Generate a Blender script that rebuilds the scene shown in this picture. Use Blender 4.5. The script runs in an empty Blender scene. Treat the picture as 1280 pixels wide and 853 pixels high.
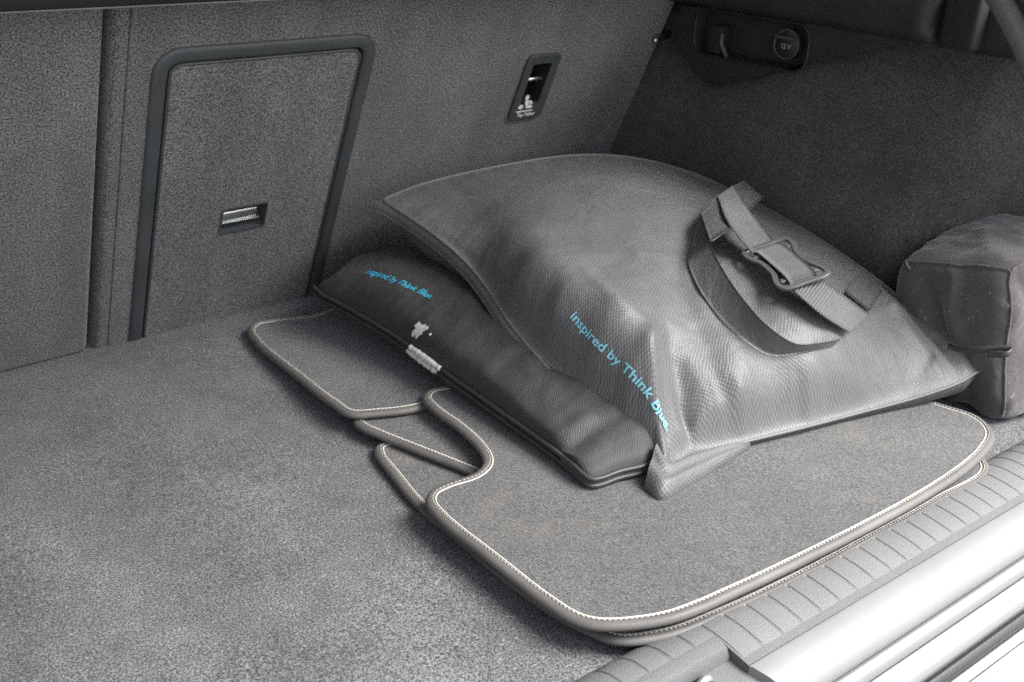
import bpy, bmesh, math, random
import numpy as np
from mathutils import Vector, Matrix, noise
from mathutils.geometry import delaunay_2d_cdt
random.seed(7)
SC = bpy.context.scene
COL = SC.collection
RAD = math.radians

# ------------------------------------------------------------------ camera
# world: x along the rear seats, y towards the seats, z up, boot floor at z = 0 (metres)
CAMH = 0.62
RC = np.array([[0.74391236, -0.24630175, 0.62123253],
               [-0.66637854, -0.34342323, 0.66181578],
               [0.0503393, -0.90630896, -0.41960699]])
FPX, CX, CY = 1302.74, 640.0, 426.5
cam = bpy.data.cameras.new('camera')
cam.sensor_width = 22.3
cam.lens = FPX / 1280 * 22.3
cam.clip_start, cam.clip_end = 0.02, 500
cam.dof.use_dof = True
cam.dof.focus_distance = 1.03
cam.dof.aperture_fstop = 5.6
camo = bpy.data.objects.new('camera', cam)
COL.objects.link(camo)
_r, _u, _b = RC @ [1, 0, 0], RC @ [0, -1, 0], RC @ [0, 0, -1]
camo.matrix_world = Matrix(((_r[0], _u[0], _b[0], 0), (_r[1], _u[1], _b[1], 0), (_r[2], _u[2], _b[2], CAMH), (0, 0, 0, 1)))
SC.camera = camo

# ------------------------------------------------------------------ sky, sun, exposure
SUN_EL, SUN_AZ = 56, 140          # degrees; azimuth measured from +y towards +x
w = bpy.data.worlds.new('World'); SC.world = w; w.use_nodes = True
nt = w.node_tree; nt.nodes.clear()
sky = nt.nodes.new('ShaderNodeTexSky'); sky.sky_type = 'NISHITA'; sky.sun_disc = False
sky.sun_elevation = RAD(SUN_EL); sky.sun_rotation = RAD(SUN_AZ)
sky.air_density = 1.0; sky.dust_density = 4.0; sky.ozone_density = 1.0
hs = nt.nodes.new('ShaderNodeHueSaturation'); hs.inputs['Saturation'].default_value = 0.40
bg = nt.nodes.new('ShaderNodeBackground'); bg.inputs['Strength'].default_value = 0.055
wo = nt.nodes.new('ShaderNodeOutputWorld')
nt.links.new(sky.outputs[0], hs.inputs['Color']); nt.links.new(hs.outputs[0], bg.inputs['Color'])
nt.links.new(bg.outputs[0], wo.inputs['Surface'])
sl = bpy.data.lights.new('sun', 'SUN'); sl.energy = 1.5; sl.angle = RAD(38); sl.color = (1, 0.985, 0.965)
so = bpy.data.objects.new('sun', sl); COL.objects.link(so)
_el, _az = RAD(SUN_EL), RAD(SUN_AZ)
so.rotation_euler = Vector((-math.sin(_az) * math.cos(_el), -math.cos(_az) * math.cos(_el), -math.sin(_el))).to_track_quat('-Z', 'Y').to_euler()
so.location = (2, -2, 3)
SC.cycles.use_denoising = False
SC.cycles.use_adaptive_sampling = False
SC.view_settings.view_transform = 'Standard'; SC.view_settings.look = 'None'
SC.view_settings.exposure = 2.68; SC.view_settings.gamma = 1.0
SC.view_settings.use_curve_mapping = False

# ------------------------------------------------------------------ measuring helpers (photo pixel + a known plane -> metres)
C0 = np.array([0, 0, CAMH])
def ray(px, py): return RC @ np.array([px - CX, py - CY, FPX])
def at(px, py, z):
    d = ray(px, py); return C0 + d * (z - CAMH) / d[2]
def atx(px, py, x):
    d = ray(px, py); return C0 + d * x / d[0]
def aty(px, py, y):
    d = ray(px, py); return C0 + d * y / d[1]
RAKE = RAD(22); SEAT_Y = 1.2865
def seat(px, py):                 # -> (x, height along the seat back)
    n = np.array([0, math.cos(RAKE), math.sin(RAKE)])
    d = ray(px, py); p = C0 + d * ((np.array([0, SEAT_Y, 0]) - C0) @ n) / (d @ n)
    return p[0], p[2] / math.cos(RAKE)

# ------------------------------------------------------------------ materials
class M:
    def __init__(s, name, base=(.2, .2, .2), rough=.6, metal=0, spec=.5, sheen=0, coat=0):
        s.m = bpy.data.materials.new(name); s.m.use_nodes = True
        s.t = s.m.node_tree; s.b = s.t.nodes['Principled BSDF']
        s.b.inputs['Base Color'].default_value = (*base, 1); s.b.inputs['Roughness'].default_value = rough
        s.b.inputs['Metallic'].default_value = metal; s.b.inputs['Specular IOR Level'].default_value = spec
        s.b.inputs['Sheen Weight'].default_value = sheen; s.b.inputs['Sheen Roughness'].default_value = .5
        s.b.inputs['Coat Weight'].default_value = coat
        s.tc = s.n('ShaderNodeTexCoord')
    def n(s, k, **kw):
        x = s.t.nodes.new(k)
        for a, v in kw.items():
            if hasattr(x, a): setattr(x, a, v)
            else: x.inputs[a.replace('_', ' ')].default_value = v
        return x
    def l(s, a, b): s.t.links.new(a, b)
    def noise(s, scale, detail=2, rough=.5, co='Object', stretch=None, rot=None, dist=0):
        x = s.n('ShaderNodeTexNoise'); x.inputs['Scale'].default_value = scale
        x.inputs['Detail'].default_value = detail; x.inputs['Roughness'].default_value = rough
        x.inputs['Distortion'].default_value = dist
        src = s.tc.outputs[co]
        if stretch:
            mp = s.n('ShaderNodeMapping'); mp.inputs['Scale'].default_value = stretch
            if rot: mp.inputs['Rotation'].default_value = rot
            s.l(src, mp.inputs[0]); src = mp.outputs[0]
        s.l(src, x.inputs['Vector']); return x.outputs['Fac']
    def ramp(s, fac, stops):
        r = s.n('ShaderNodeValToRGB'); e = r.color_ramp.elements
        while len(e) < len(stops): e.new(.5)
        for q, (p, c) in zip(e, stops):
            q.position = p; q.color = (*c, 1) if len(c) == 3 else c
        s.l(fac, r.inputs[0]); return r.outputs[0]
    def mix(s, fac, a, b, mode='MIX'):
        x = s.n('ShaderNodeMix', data_type='RGBA', blend_type=mode)
        for v, i in ((fac, 0), (a, 6), (b, 7)):
            if isinstance(v, (int, float)): x.inputs[i].default_value = v
            elif isinstance(v, tuple): x.inputs[i].default_value = (*v, 1)
            else: s.l(v, x.inputs[i])
        return x.outputs[2]
    def math(s, op, a, b=0, c=0):
        x = s.n('ShaderNodeMath', operation=op)
        for v, i in ((a, 0), (b, 1), (c, 2)):
            if isinstance(v, (int, float)): x.inputs[i].default_value = v
            else: s.l(v, x.inputs[i])
        return x.outputs[0]
    def color(s, o): s.l(o, s.b.inputs['Base Color'])
    def bump(s, h, dist=.001, strength=1.0, prev=None):
        x = s.n('ShaderNodeBump'); x.inputs['Distance'].default_value = dist; x.inputs['Strength'].default_value = strength
        s.l(h, x.inputs['Height'])
        if prev: s.l(prev, x.inputs['Normal'])
        s.l(x.outputs[0], s.b.inputs['Normal']); return x.outputs[0]

def carpet(name, dark, light, sc=620, blot=9, bump=.0016, stretch=(1, 1, 1), contrast=.16, blotch=.22, fleck=.25):
    m = M(name, rough=.95, spec=.15, sheen=.25)
    f1 = m.noise(sc, 2, .6, stretch=stretch)
    f2 = m.noise(sc * 2.1, 2, .6, stretch=(1.7, .7, 1))
    f3 = m.noise(blot, 4, .6)
    f4 = m.noise(blot * 5, 3, .55)
    h = m.math('ADD', m.math('MULTIPLY', f1, .6), m.math('MULTIPLY', f2, .4))
    c = m.ramp(h, [(.5 - contrast, dark), (.5, tuple((a + b) / 2 * .92 for a, b in zip(dark, light))), (.5 + contrast, light)])
    g = m.ramp(m.math('ADD', m.math('MULTIPLY', f3, .6), m.math('MULTIPLY', f4, .4)), [(.36, (1 - blotch,) * 3), (.64, (1 + blotch * .6,) * 3)])
    c = m.mix(1.0, c, g, 'MULTIPLY')
    br = m.ramp(m.noise(11, 3, .55, stretch=(1, .22, 1), rot=(0, 0, .5)), [(.38, (.90,) * 3), (.62, (1.10,) * 3)])   # brushed pile
    c = m.mix(1.0, c, br, 'MULTIPLY')
    fl = m.ramp(m.noise(sc * .55, 0, .5, stretch=(1, 1.3, 1)), [(.765, (0, 0, 0)), (.80, (1, 1, 1))])    # pale lint flecks
    c = m.mix(m.math('MULTIPLY', fl, fleck), c, (.5, .5, .5))
    m.color(c); m.bump(h, bump, .9); return m.m

MAT = {}
MAT['floor'] = carpet('floor_carpet', (.016, .0164, .0174), (.210, .212, .220), 480, contrast=.115, blotch=.26)
MAT['seat'] = carpet('seat_carpet', (.023, .0215, .0220), (.245, .232, .237), 420, contrast=.12, blotch=.14)
MAT['trim'] = carpet('trim_carpet', (.019, .0186, .019), (.138, .133, .135), 400, contrast=.16, fleck=.08)

def plastic(name, base, rough=.5, grain=900, amt=.0004, spec=.4, var=.15, scratch=0.0):
    m = M(name, base, rough, spec=spec)
    f = m.noise(grain, 2, .5)
    v = m.noise(14, 4, .6)
    m.color(m.mix(1.0, base, m.ramp(v, [(.3, (1 - var,) * 3), (.7, (1 + var,) * 3)]), 'MULTIPLY'))
    r = m.math('ADD', rough - .08, m.math('MULTIPLY', m.noise(30, 4, .6), .16)); m.l(r, m.b.inputs['Roughness'])
    m.bump(f, amt, .6); return m.m
MAT['black'] = plastic('black_plastic', (.022, .022, .024), .42, 1300, .0002)
MAT['frame'] = plastic('charcoal_plastic', (.055, .060, .062), .42, 1400, .0002)
MAT['gap'] = plastic('dark_gap', (.012, .012, .013), .8)
MAT['chrome'] = M('satin_metal', (.78, .80, .78), .42, 1.0).m
MAT['white_print'] = M('white_print', (.78, .78, .78), .6).m
MAT['grey_print'] = M('grey_print', (.30, .30, .30), .6).m
MAT['cyan_print'] = M('cyan_print', (.05, .42, .62), .55).m
MAT['cyan_pale'] = M('pale_cyan_print', (.20, .50, .60), .5).m

def fabric_waffle(name, base, pitch=.0052, rough=.5, spec=.5, bump=.0007, sheen=.05):
    m = M(name, base, rough, spec=spec, sheen=sheen)
    uv = m.n('ShaderNodeSeparateXYZ'); nzv = m.n('ShaderNodeTexNoise'); nzv.inputs['Scale'].default_value = 45; nzv.inputs['Detail'].default_value = 2; m.l(m.tc.outputs['UV'], nzv.inputs['Vector'])
    vs_ = m.n('ShaderNodeVectorMath', operation='MULTIPLY_ADD'); vs_.inputs[1].default_value = (.006, .006, 0); m.l(nzv.outputs['Color'], vs_.inputs[0]); m.l(m.tc.outputs['UV'], vs_.inputs[2])
    m.l(vs_.outputs[0], uv.inputs[0])
    a = m.math('SINE', m.math('MULTIPLY', uv.outputs[0], 2 * math.pi / pitch))
    b = m.math('SINE', m.math('MULTIPLY', uv.outputs[1], 2 * math.pi / (pitch * .8)))
    h = m.math('MULTIPLY', a, b)
    f = m.noise(1500, 2, .6, co='UV'); big = m.noise(7, 4, .6, co='UV')
    h2 = m.math('ADD', m.math('MULTIPLY', h, .5), m.math('MULTIPLY', f, .35))
    c = m.ramp(h2, [(-.0, tuple(x * .78 for x in base)), (.5, tuple(x * 1.2 for x in base))])
    c = m.mix(1.0, c, m.ramp(big, [(.3, (.86,) * 3), (.7, (1.12,) * 3)]), 'MULTIPLY')
    dust = m.ramp(m.noise(260, 1, .5, co='UV'), [(.74, (0, 0, 0)), (.80, (1, 1, 1))])
    c = m.mix(m.math('MULTIPLY', dust, .10), c, (.5, .5, .5))
    m.color(c); nb = m.bump(m.noise(26, 5, .62, co='UV', dist=1.2), .0045, .45); m.bump(h2, bump, .8, nb); return m.m
MAT['bag'] = fabric_waffle('waffle_nylon', (.112, .1115, .111), .0049, .48, spec=.45, bump=.00035)
MAT['pouch'] = fabric_waffle('pouch_nylon', (.042, .0415, .041), .0038, .58, spec=.32, bump=.00035)
MAT['strap'] = fabric_waffle('strap_nylon', (.072, .0716, .071), .0036, .45, spec=.7)
MAT['webbing'] = plastic('grey_webbing', (.105, .108, .108), .6, 1200, .0003)
MAT['buckle'] = plastic('buckle_plastic', (.085, .088, .088), .35, 900, .0001)
MAT['piping'] = plastic('black_piping', (.045, .045, .045), .42, 900, .0003)
MAT['zip'] = plastic('zip_tape', (.022, .022, .022), .6, 900, .0003)
MAT['zipteeth'] = plastic('zip_teeth', (.10, .10, .10), .35)
MAT['residue'] = plastic('white_residue', (.70, .69, .66), .8, 500, .0012, var=.12)

def soft_cloth(name, base):
    m = M(name, base, .8, spec=.25, sheen=.4)
    f = m.noise(1100, 2, .6); big = m.noise(16, 5, .6); mid = m.noise(60, 3, .6, dist=.6)
    c = m.mix(1.0, base, m.ramp(m.math('ADD', m.math('MULTIPLY', f, .5), m.math('MULTIPLY', big, .5)), [(.3, (.72,) * 3), (.7, (1.25,) * 3)]), 'MULTIPLY')
    lint = m.ramp(m.noise(240, 0, .5), [(.78, (0, 0, 0)), (.83, (1, 1, 1))])
    c = m.mix(m.math('MULTIPLY', lint, .3), c, (.5, .48, .48))
    m.color(c); nb = m.bump(mid, .004, .5); m.bump(f, .0004, .6, nb); return m.m
MAT['cloth'] = soft_cloth('brown_grey_cloth', (.080, .072, .072))
MAT['binding'] = plastic('taupe_binding', (.108, .102, .096), .55, 700, .0004, var=.2)
MAT['stitch'] = M('pale_stitch', (.36, .345, .31), .7).m
MAT['thread'] = M('cream_thread', (.55, .53, .47), .7).m
def velour():
    m = M('mat_velour', (.1, .1, .1), .95, spec=.12, sheen=.35)
    f1 = m.noise(700, 2, .6, stretch=(1, .45, 1), rot=(0, 0, .7)); f2 = m.noise(1500, 2, .6)
    big = m.noise(6, 4, .65); mid = m.noise(40, 3, .6)
    h = m.math('ADD', m.math('MULTIPLY', f1, .6), m.math('MULTIPLY', f2, .4))
    c = m.ramp(h, [(.39, (.019, .0195, .0195)), (.63, (.135, .137, .137))])
    c = m.mix(1.0, c, m.ramp(m.math('ADD', m.math('MULTIPLY', big, .7), m.math('MULTIPLY', mid, .3)), [(.35, (.82,) * 3), (.65, (1.15,) * 3)]), 'MULTIPLY')
    dirt = m.ramp(m.noise(9, 3, .6), [(.58, (0, 0, 0)), (.74, (1, 1, 1))])
    c = m.mix(m.math('MULTIPLY', dirt, .40), c, (.17, .145, .112))
    m.color(c); m.bump(h, .0016, .9); return m.m
MAT['velour'] = velour()
MAT['sill'] = plastic('sill_plastic', (.108, .109, .111), .5, 800, .0010, var=.06)
MAT['rib'] = plastic('rib_plastic', (.128, .129, .131), .5, 800, .0010, var=.06)
MAT['lip'] = plastic('lip_plastic', (.185, .185, .185), .45, 1200, .0001, var=.03)
MAT['paint'] = M('silver_paint', (.19, .193, .197), .35, .2, coat=.4).m
MAT['rubber'] = plastic('black_rubber', (.02, .02, .022), .35)
MAT['bumper'] = plastic('grey_bumper', (.22, .225, .235), .35, 1200, .0001)
MAT['liner'] = plastic('pale_headliner', (.55, .54, .52), .9)

# ------------------------------------------------------------------ mesh helpers
def link(o, parent=None):
    COL.objects.link(o)
    if parent: o.parent = parent
    return o
def mesh(name, V, F, mat, parent=None, smooth=True, uv=None):
    me = bpy.data.meshes.new(name); me.from_pydata([tuple(map(float, v)) for v in V], [], [tuple(f) for f in F]); me.update()
    if smooth: me.polygons.foreach_set('use_smooth', [True] * len(me.polygons))
    if uv is not None:
        lay = me.uv_layers.new(name='UVMap'); idx = np.empty(len(me.loops), int); me.loops.foreach_get('vertex_index', idx)
        lay.data.foreach_set('uv', np.asarray(uv, float)[idx].ravel())
    me.materials.append(MAT[mat] if isinstance(mat, str) else mat)
    return link(bpy.data.objects.new(name, me), parent)
def from_bm(name, bm, mat, parent=None, smooth=True):
    me = bpy.data.meshes.new(name); bm.normal_update(); bm.to_mesh(me); bm.free()
    if smooth:
        me.polygons.foreach_set('use_smooth', [True] * len(me.polygons))
        me.set_sharp_from_angle(angle=RAD(40))
    me.materials.append(MAT[mat]); return link(bpy.data.objects.new(name, me), parent)
def thing(name, label, cat, loc=(0, 0, 0), group=None):
    o = bpy.data.objects.new(name, None); o.location = loc; o.empty_display_size = .05; link(o)
    return tag(o, label, cat, group)
def tag(o, label, cat, group=None):
    o['label'] = label; o['category'] = cat
    if group: o['group'] = group
    return o
def box(bm, a, b, bevel=0, seg=2):
    r = bmesh.ops.create_cube(bm, size=1)
    a, b = Vector(a), Vector(b)
    for v in r['verts']: v.co = Vector(((a + b) / 2)[i] + v.co[i] * (b - a)[i] for i in range(3))
    if bevel:
        es = list({e for v in r['verts'] for e in v.link_edges})
        bmesh.ops.bevel(bm, geom=es, offset=bevel, segments=seg, affect='EDGES', profile=.5)
def catmull(P, n, closed=False):
    P = np.array(P, float); k = len(P)
    if closed: Q = np.vstack([P[-1], P, P[0], P[1]])
    else: Q = np.vstack([2 * P[0] - P[1], P, 2 * P[-1] - P[-2]])
    out = []
    for i in range(k if closed else k - 1):
        p0, p1, p2, p3 = Q[i], Q[i + 1], Q[i + 2], Q[i + 3]
        d = [max(np.linalg.norm(b - a), 1e-6) ** .5 for a, b in ((p0, p1), (p1, p2), (p2, p3))]
        t0, t1 = 0, d[0]; t2 = t1 + d[1]; t3 = t2 + d[2]
        for t in np.linspace(t1, t2, 24, endpoint=False):
            A1 = (t1 - t) / (t1 - t0) * p0 + (t - t0) / (t1 - t0) * p1
            A2 = (t2 - t) / (t2 - t1) * p1 + (t - t1) / (t2 - t1) * p2
            A3 = (t3 - t) / (t3 - t2) * p2 + (t - t2) / (t3 - t2) * p3
            B1 = (t2 - t) / (t2 - t0) * A1 + (t - t0) / (t2 - t0) * A2
            B2 = (t3 - t) / (t3 - t1) * A2 + (t - t1) / (t3 - t1) * A3
            out.append((t2 - t) / (t2 - t1) * B1 + (t - t1) / (t2 - t1) * B2)
    out.append(P[0] if closed else P[-1]); out = np.array(out)
    s = np.r_[0, np.cumsum(np.linalg.norm(np.diff(out, axis=0), axis=1))]
    q = np.linspace(0, s[-1], n, endpoint=not closed)
    return np.stack([np.interp(q, s, out[:, j]) for j in range(out.shape[1])], 1)
def frames(P, closed=False, up=(0, 0, 1)):
    P = np.asarray(P, float)
    T = (np.roll(P, -1, 0) - np.roll(P, 1, 0)) if closed else np.gradient(P, axis=0)
    T /= np.maximum(np.linalg.norm(T, axis=1, keepdims=True), 1e-9)
    up = np.broadcast_to(np.asarray(up, float), P.shape)
    S = np.cross(T, up); S /= np.maximum(np.linalg.norm(S, axis=1, keepdims=True), 1e-9)
    N = np.cross(S, T); return T, S, N
def sweep(P, prof, closed=False, prof_closed=True, up=(0, 0, 1), caps=True):
    """prof: list of (side, up) offsets; returns verts, faces"""
    P = np.asarray(P, float); T, S, N = frames(P, closed, up); prof = np.asarray(prof, float); n, k = len(P), len(prof)
    V = (P[:, None] + S[:, None] * prof[None, :, :1] + N[:, None] * prof[None, :, 1:2]).reshape(-1, 3); F = []
    for i in range(n if closed else n - 1):
        a, b = i * k, (i + 1) % n * k
        for j in range(k if prof_closed else k - 1):
            j2 = (j + 1) % k; F.append((a + j, a + j2, b + j2, b + j))
    if caps and not closed and prof_closed: F += [tuple(range(k))[::-1], tuple(range((n - 1) * k, n * k))]
    return V, F
def circ(r, n=8, ry=None):
    return [(r * math.cos(2 * math.pi * i / n), (ry or r) * math.sin(2 * math.pi * i / n)) for i in range(n)]
def tube(name, P, r, mat, parent=None, closed=False, n=8, ry=None, up=(0, 0, 1)):
    V, F = sweep(P, circ(r, n, ry), closed, True, up); return mesh(name, V, F, mat, parent)
def join(parts):
    V, F = [], []
    for v, f in parts:
        o = len(V); V += [tuple(x) for x in v]; F += [tuple(i + o for i in q) for q in f]
    return V, F
def grid_faces(nu, nv, off=0, flip=False):
    F = []
    for i in range(nu - 1):
        for j in range(nv - 1):
            q = (off + i * nv + j, off + (i + 1) * nv + j, off + (i + 1) * nv + j + 1, off + i * nv + j + 1)
            F.append(q[::-1] if flip else q)
    return F
def text_mesh(s, size, bold=.0, res=3):
    cu = bpy.data.curves.new('t', 'FONT'); cu.body = s; cu.size = size; cu.resolution_u = res; cu.offset = bold
    o = bpy.data.objects.new('t', cu); COL.objects.link(o)
    dg = bpy.context.evaluated_depsgraph_get(); dg.update()
    me = bpy.data.meshes.new_from_object(o.evaluated_get(dg)); bpy.data.objects.remove(o)
    bm = bmesh.new(); bm.from_mesh(me); bmesh.ops.triangulate(bm, faces=bm.faces)
    bmesh.ops.subdivide_edges(bm, edges=[e for e in bm.edges if e.calc_length() > size * .22], cuts=2)
    bmesh.ops.triangulate(bm, faces=bm.faces)
    V = np.array([v.co[:] for v in bm.verts]); F = [[v.index for v in f.verts] for f in bm.faces]; bm.free()
    bpy.data.meshes.remove(me); return V, F
class TPS:
    def __init__(s, P, reg=1e-5):
        P = np.array(P, float); s.X = P[:, :2]; n = len(P)
        A = np.zeros((n + 3, n + 3)); A[:n, :n] = s.k(s.X, s.X) + reg * np.eye(n)
        A[:n, n] = 1; A[:n, n + 1:] = s.X; A[n:, :n] = A[:n, n:].T
        s.w = np.linalg.solve(A, np.r_[P[:, 2], 0, 0, 0])
    @staticmethod
    def k(a, b):
        r2 = ((a[:, None] - b[None]) ** 2).sum(-1); return .5 * r2 * np.log(r2 + 1e-12)
    def __call__(s, q):
        q = np.asarray(q, float); n = len(s.X)
        return s.k(q, s.X) @ s.w[:n] + s.w[n] + q @ s.w[n + 1:]
def coons(c0, c1, d0, d1):
    """c0,c1: (n,k) curves at v=0,1; d0,d1: (m,k) at u=0,1"""
    n, m = len(c0), len(d0); u = np.linspace(0, 1, n)[:, None, None]; v = np.linspace(0, 1, m)[None, :, None]
    L = (1 - v) * c0[:, None] + v * c1[:, None] + (1 - u) * d0[None] + u * d1[None]
    B = (1 - u) * (1 - v) * c0[0] + u * (1 - v) * c0[-1] + (1 - u) * v * c1[0] + u * v * c1[-1]
    return L - B
def segdist(q, path):
    """distance of q (n,2) to polyline and the running fraction along it"""
    path = np.asarray(path, float)[:, :2]; best = np.full(len(q), 1e9); fr = np.zeros(len(q)); sd = np.zeros(len(q))
    L = np.r_[0, np.cumsum(np.linalg.norm(np.diff(path, axis=0), axis=1))]
    for i in range(len(path) - 1):
        a, b = path[i], path[i + 1]; ab = b - a; t = np.clip(((q - a) @ ab) / (ab @ ab), 0, 1)
        d = q - (a + t[:, None] * ab); r = np.linalg.norm(d, axis=1); k = r < best
        best[k] = r[k]; fr[k] = (L[i] + t[k] * (L[i + 1] - L[i])) / L[-1]
        sd[k] = np.sign(ab[0] * d[k, 1] - ab[1] * d[k, 0])
    return best, fr, sd

# ================================================================== THE SETTING
def structure(o): o['kind'] = 'structure'; return o
# boot floor: one carpeted board with a gentle unevenness
nx, ny = 60, 40
gx, gy = np.meshgrid(np.linspace(-.6, 1.52, nx), np.linspace(.372, SEAT_Y + .06, ny), indexing='ij')
V = [(x, y, .0018 * noise.noise((x * 4, y * 4, 0)) - .002) for x, y in zip(gx.ravel(), gy.ravel())]
structure(mesh('boot_floor', V, grid_faces(nx, ny), 'floor'))

# side wall: carpeted wheel-arch trim, a cubby behind it, a black plastic ledge on top
def wall_x(y, z):
    def ss(a, b, t): t = np.clip((t - a) / (b - a), 0, 1); return t * t * (3 - 2 * t)
    hump = ss(.545, .66, y) * (1 - .8 * ss(.76, 1.17, y)) * np.exp(-((z - .13 - .10 * (y - .6)) / .15) ** 2)
    return 1.392 - .095 * hump + .13 * (1 - ss(.50, .60, y)) + .02 * ss(.3, .45, z) - .016 * ss(1.05, 1.2, y)
ny, nz = 90, 50
yy, zz = np.meshgrid(np.linspace(.30, 1.34, ny), np.linspace(-.02, .52, nz), indexing='ij')
V = np.stack([wall_x(yy, zz), yy, zz], -1).reshape(-1, 3)
side = structure(mesh('side_wall', V, grid_faces(ny, nz, flip=True), 'trim'))
side['label'] = 'dark carpeted wheel-arch side wall of the car boot'

def rrect(cx, cy, hx, hy, r, n=6):
    P = []
    for sx, sy, a0 in ((1, 1, 0), (-1, 1, 90), (-1, -1, 180), (1, -1, 270)):
        for k in range(n + 1):
            a = RAD(a0 + 90 * k / n); P.append((cx + sx * (hx - r) + r * math.cos(a), cy + sy * (hy - r) + r * math.sin(a)))
    return P
def plate_with_hole(outer, hole, conv):
    n, k = len(outer), len(hole); pts = [Vector(p) for p in outer + hole]
    ed = [(i, (i + 1) % n) for i in range(n)] + [(n + i, n + (i + 1) % k) for i in range(k)]
    v, _, f, *_ = delaunay_2d_cdt(pts, ed, [], 1, 1e-7)
    hc = np.array(hole); c = hc.mean(0)
    def inside(p):
        ok = False
        for i in range(k):
            a, b = hc[i], hc[(i + 1) % k]
            if (a[1] > p[1]) != (b[1] > p[1]) and p[0] < (b[0] - a[0]) * (p[1] - a[1]) / (b[1] - a[1]) + a[0]: ok = not ok
        return ok
    F = [q for q in f if not inside(np.mean([v[i] for i in q], 0))]
    return [conv(p) for p in v], [tuple(q) for q in F]

# --- plastic corner panel with the tray, hook and power socket
PX = 1.352
outer = [atx(px, py, PX)[1:] for px, py in ((838, 46), (852, 8), (1120, 20), (1160, 50), (1010, 78), (935, 100), (888, 108), (868, 88))]
outer = [tuple(p) for p in outer]
tc_ = atx(937, 48, PX); hy_ = (atx(866, 47, PX)[1] - atx(1010, 52, PX)[1]) / 2
hole = rrect(tc_[1], tc_[2] - .002, hy_, .034, .022)
V, F = plate_with_hole(outer, hole, lambda p: (PX, p[0], p[1]))
n = len(V); F = [q if (Vector(V[q[1]]) - Vector(V[q[0]])).cross(Vector(V[q[2]]) - Vector(V[q[0]])).x < 0 else q[::-1] for q in F]
k = len(outer); V += [(PX + .03, p[0], p[1]) for p in outer]
o2 = V[:]; oi = [min(range(n), key=lambda i: abs(V[i][1] - p[0]) + abs(V[i][2] - p[1])) for p in outer]
F += [(oi[i], n + i, n + (i + 1) % k, oi[(i + 1) % k]) for i in range(k)]
pan = mesh('plastic_panel', V, F, 'black', side, smooth=False)
k = len(hole); inner = rrect(tc_[1], tc_[2] - .002, hy_ - .006, .028, .017)
V = [(PX, a, b) for a, b in hole] + [(PX + .022, a, b) for a, b in inner] + [(PX + .022, tc_[1], tc_[2])]
F = [(i, (i + 1) % k, k + (i + 1) % k, k + i) for i in range(k)] + [(k + i, k + (i + 1) % k, 2 * k) for i in range(k)]
mesh('tray', V, F, 'black', side, smooth=False)
tube('tray_rim', [(PX - .001, a, b) for a, b in hole], .0018, 'black', side, closed=True, n=8, up=(1, 0, 0))
sp = atx(980, 56, PX)
def disc(name, c, r, d, mat, parent, n=28, bev=.002):
    ring = [(0, r + .0), (d * .75, r), (d, r - bev * 1.4), (d, .0)]
    V = [(c[0] - a, c[1] + b * math.cos(2 * math.pi * i / n), c[2] + b * math.sin(2 * math.pi * i / n)) for a, b in ring for i in range(n)]
    F = [(j * n + i, j * n + (i + 1) % n, (j + 1) * n + (i + 1) % n, (j + 1) * n + i) for j in range(3) for i in range(n)]
    return mesh(name, V, F, mat, parent)
cap = disc('socket_cap', (PX + .021, sp[1], sp[2]), .0215, .016, 'black', side)
tube('cap_rim', [(PX + .006, sp[1] + .0208 * math.cos(a), sp[2] + .0208 * math.sin(a)) for a in np.linspace(0, 2 * math.pi, 32, endpoint=False)], .0016, 'frame', side, closed=True, up=(1, 0, 0))
bm = bmesh.new(); box(bm, (PX - .002, sp[1] - .018, sp[2] + .008), (PX + .006, sp[1] + .018, sp[2] + .0115), .001)
from_bm('cap_flap', bm, 'frame', side)
tv, tf = text_mesh('12 V', .0095, .0002); tv[:, 0] -= tv[:, 0].mean()
mesh('socket_lettering', [(PX + .0044, sp[1] - p[0], sp[2] - .006 + p[1]) for p in tv], tf, 'grey_print', side, smooth=False)
hp = atx(893, 50, PX)
bm = bmesh.new(); box(bm, (PX - .006, hp[1] - .016, hp[2] - .02), (PX + .02, hp[1] + .010, hp[2] + .022), .005, 3)
from_bm('bag_hook', bm, 'gap', side)
tube('hook_finger', catmull([(PX - .004, hp[1] - .016, hp[2] + .012), (PX - .007, hp[1] - .02, hp[2] - .004), (PX + .002, hp[1] - .026, hp[2] - .022)], 14), .0035, 'frame', side, up=(1, 0, 0))
# --- ledge along the top of the side wall, in two mouldings
def ledge(name, y0, y1, x0, z0, mat):
    prof = [(x0 + .10, z0 - .002), (x0 + .012, z0), (x0 + .003, z0 + .006), (x0, z0 + .02), (x0 + .004, z0 + .06), (x0 + .02, z0 + .085), (x0 + .06, z0 + .095), (x0 + .25, z0 + .095)]
    ys = np.linspace(y0, y1, 24)
    V = [(x + .012 * math.sin((y - .4) * 3.2), y, z) for y in ys for x, z in prof]; k = len(prof)
    F = [(i * k + j, i * k + j + 1, (i + 1) * k + j + 1, (i + 1) * k + j) for i in range(len(ys) - 1) for j in range(k - 1)]
    F += [tuple(range(k))[::-1], tuple(range((len(ys) - 1) * k, len(ys) * k))]
    return mesh(name, V, F, mat, side)
ledge('ledge', .668, 1.30, 1.325, .428, 'black')
ledge('ledge_end', .30, .660, 1.333, .425, 'black')
bm = bmesh.new(); box(bm, (1.315, .60, .43), (1.345, .645, .50), .006, 3); from_bm('catch', bm, 'gap', side)
P = catmull([atx(1215, -60, 1.27), atx(1258, 0, 1.25), atx(1290, 62, 1.235), atx(1322, 160, 1.235), atx(1335, 300, 1.24)], 40)
tube('aperture_trim', P, .022, 'webbing', side, n=14, ry=.017)
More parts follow.
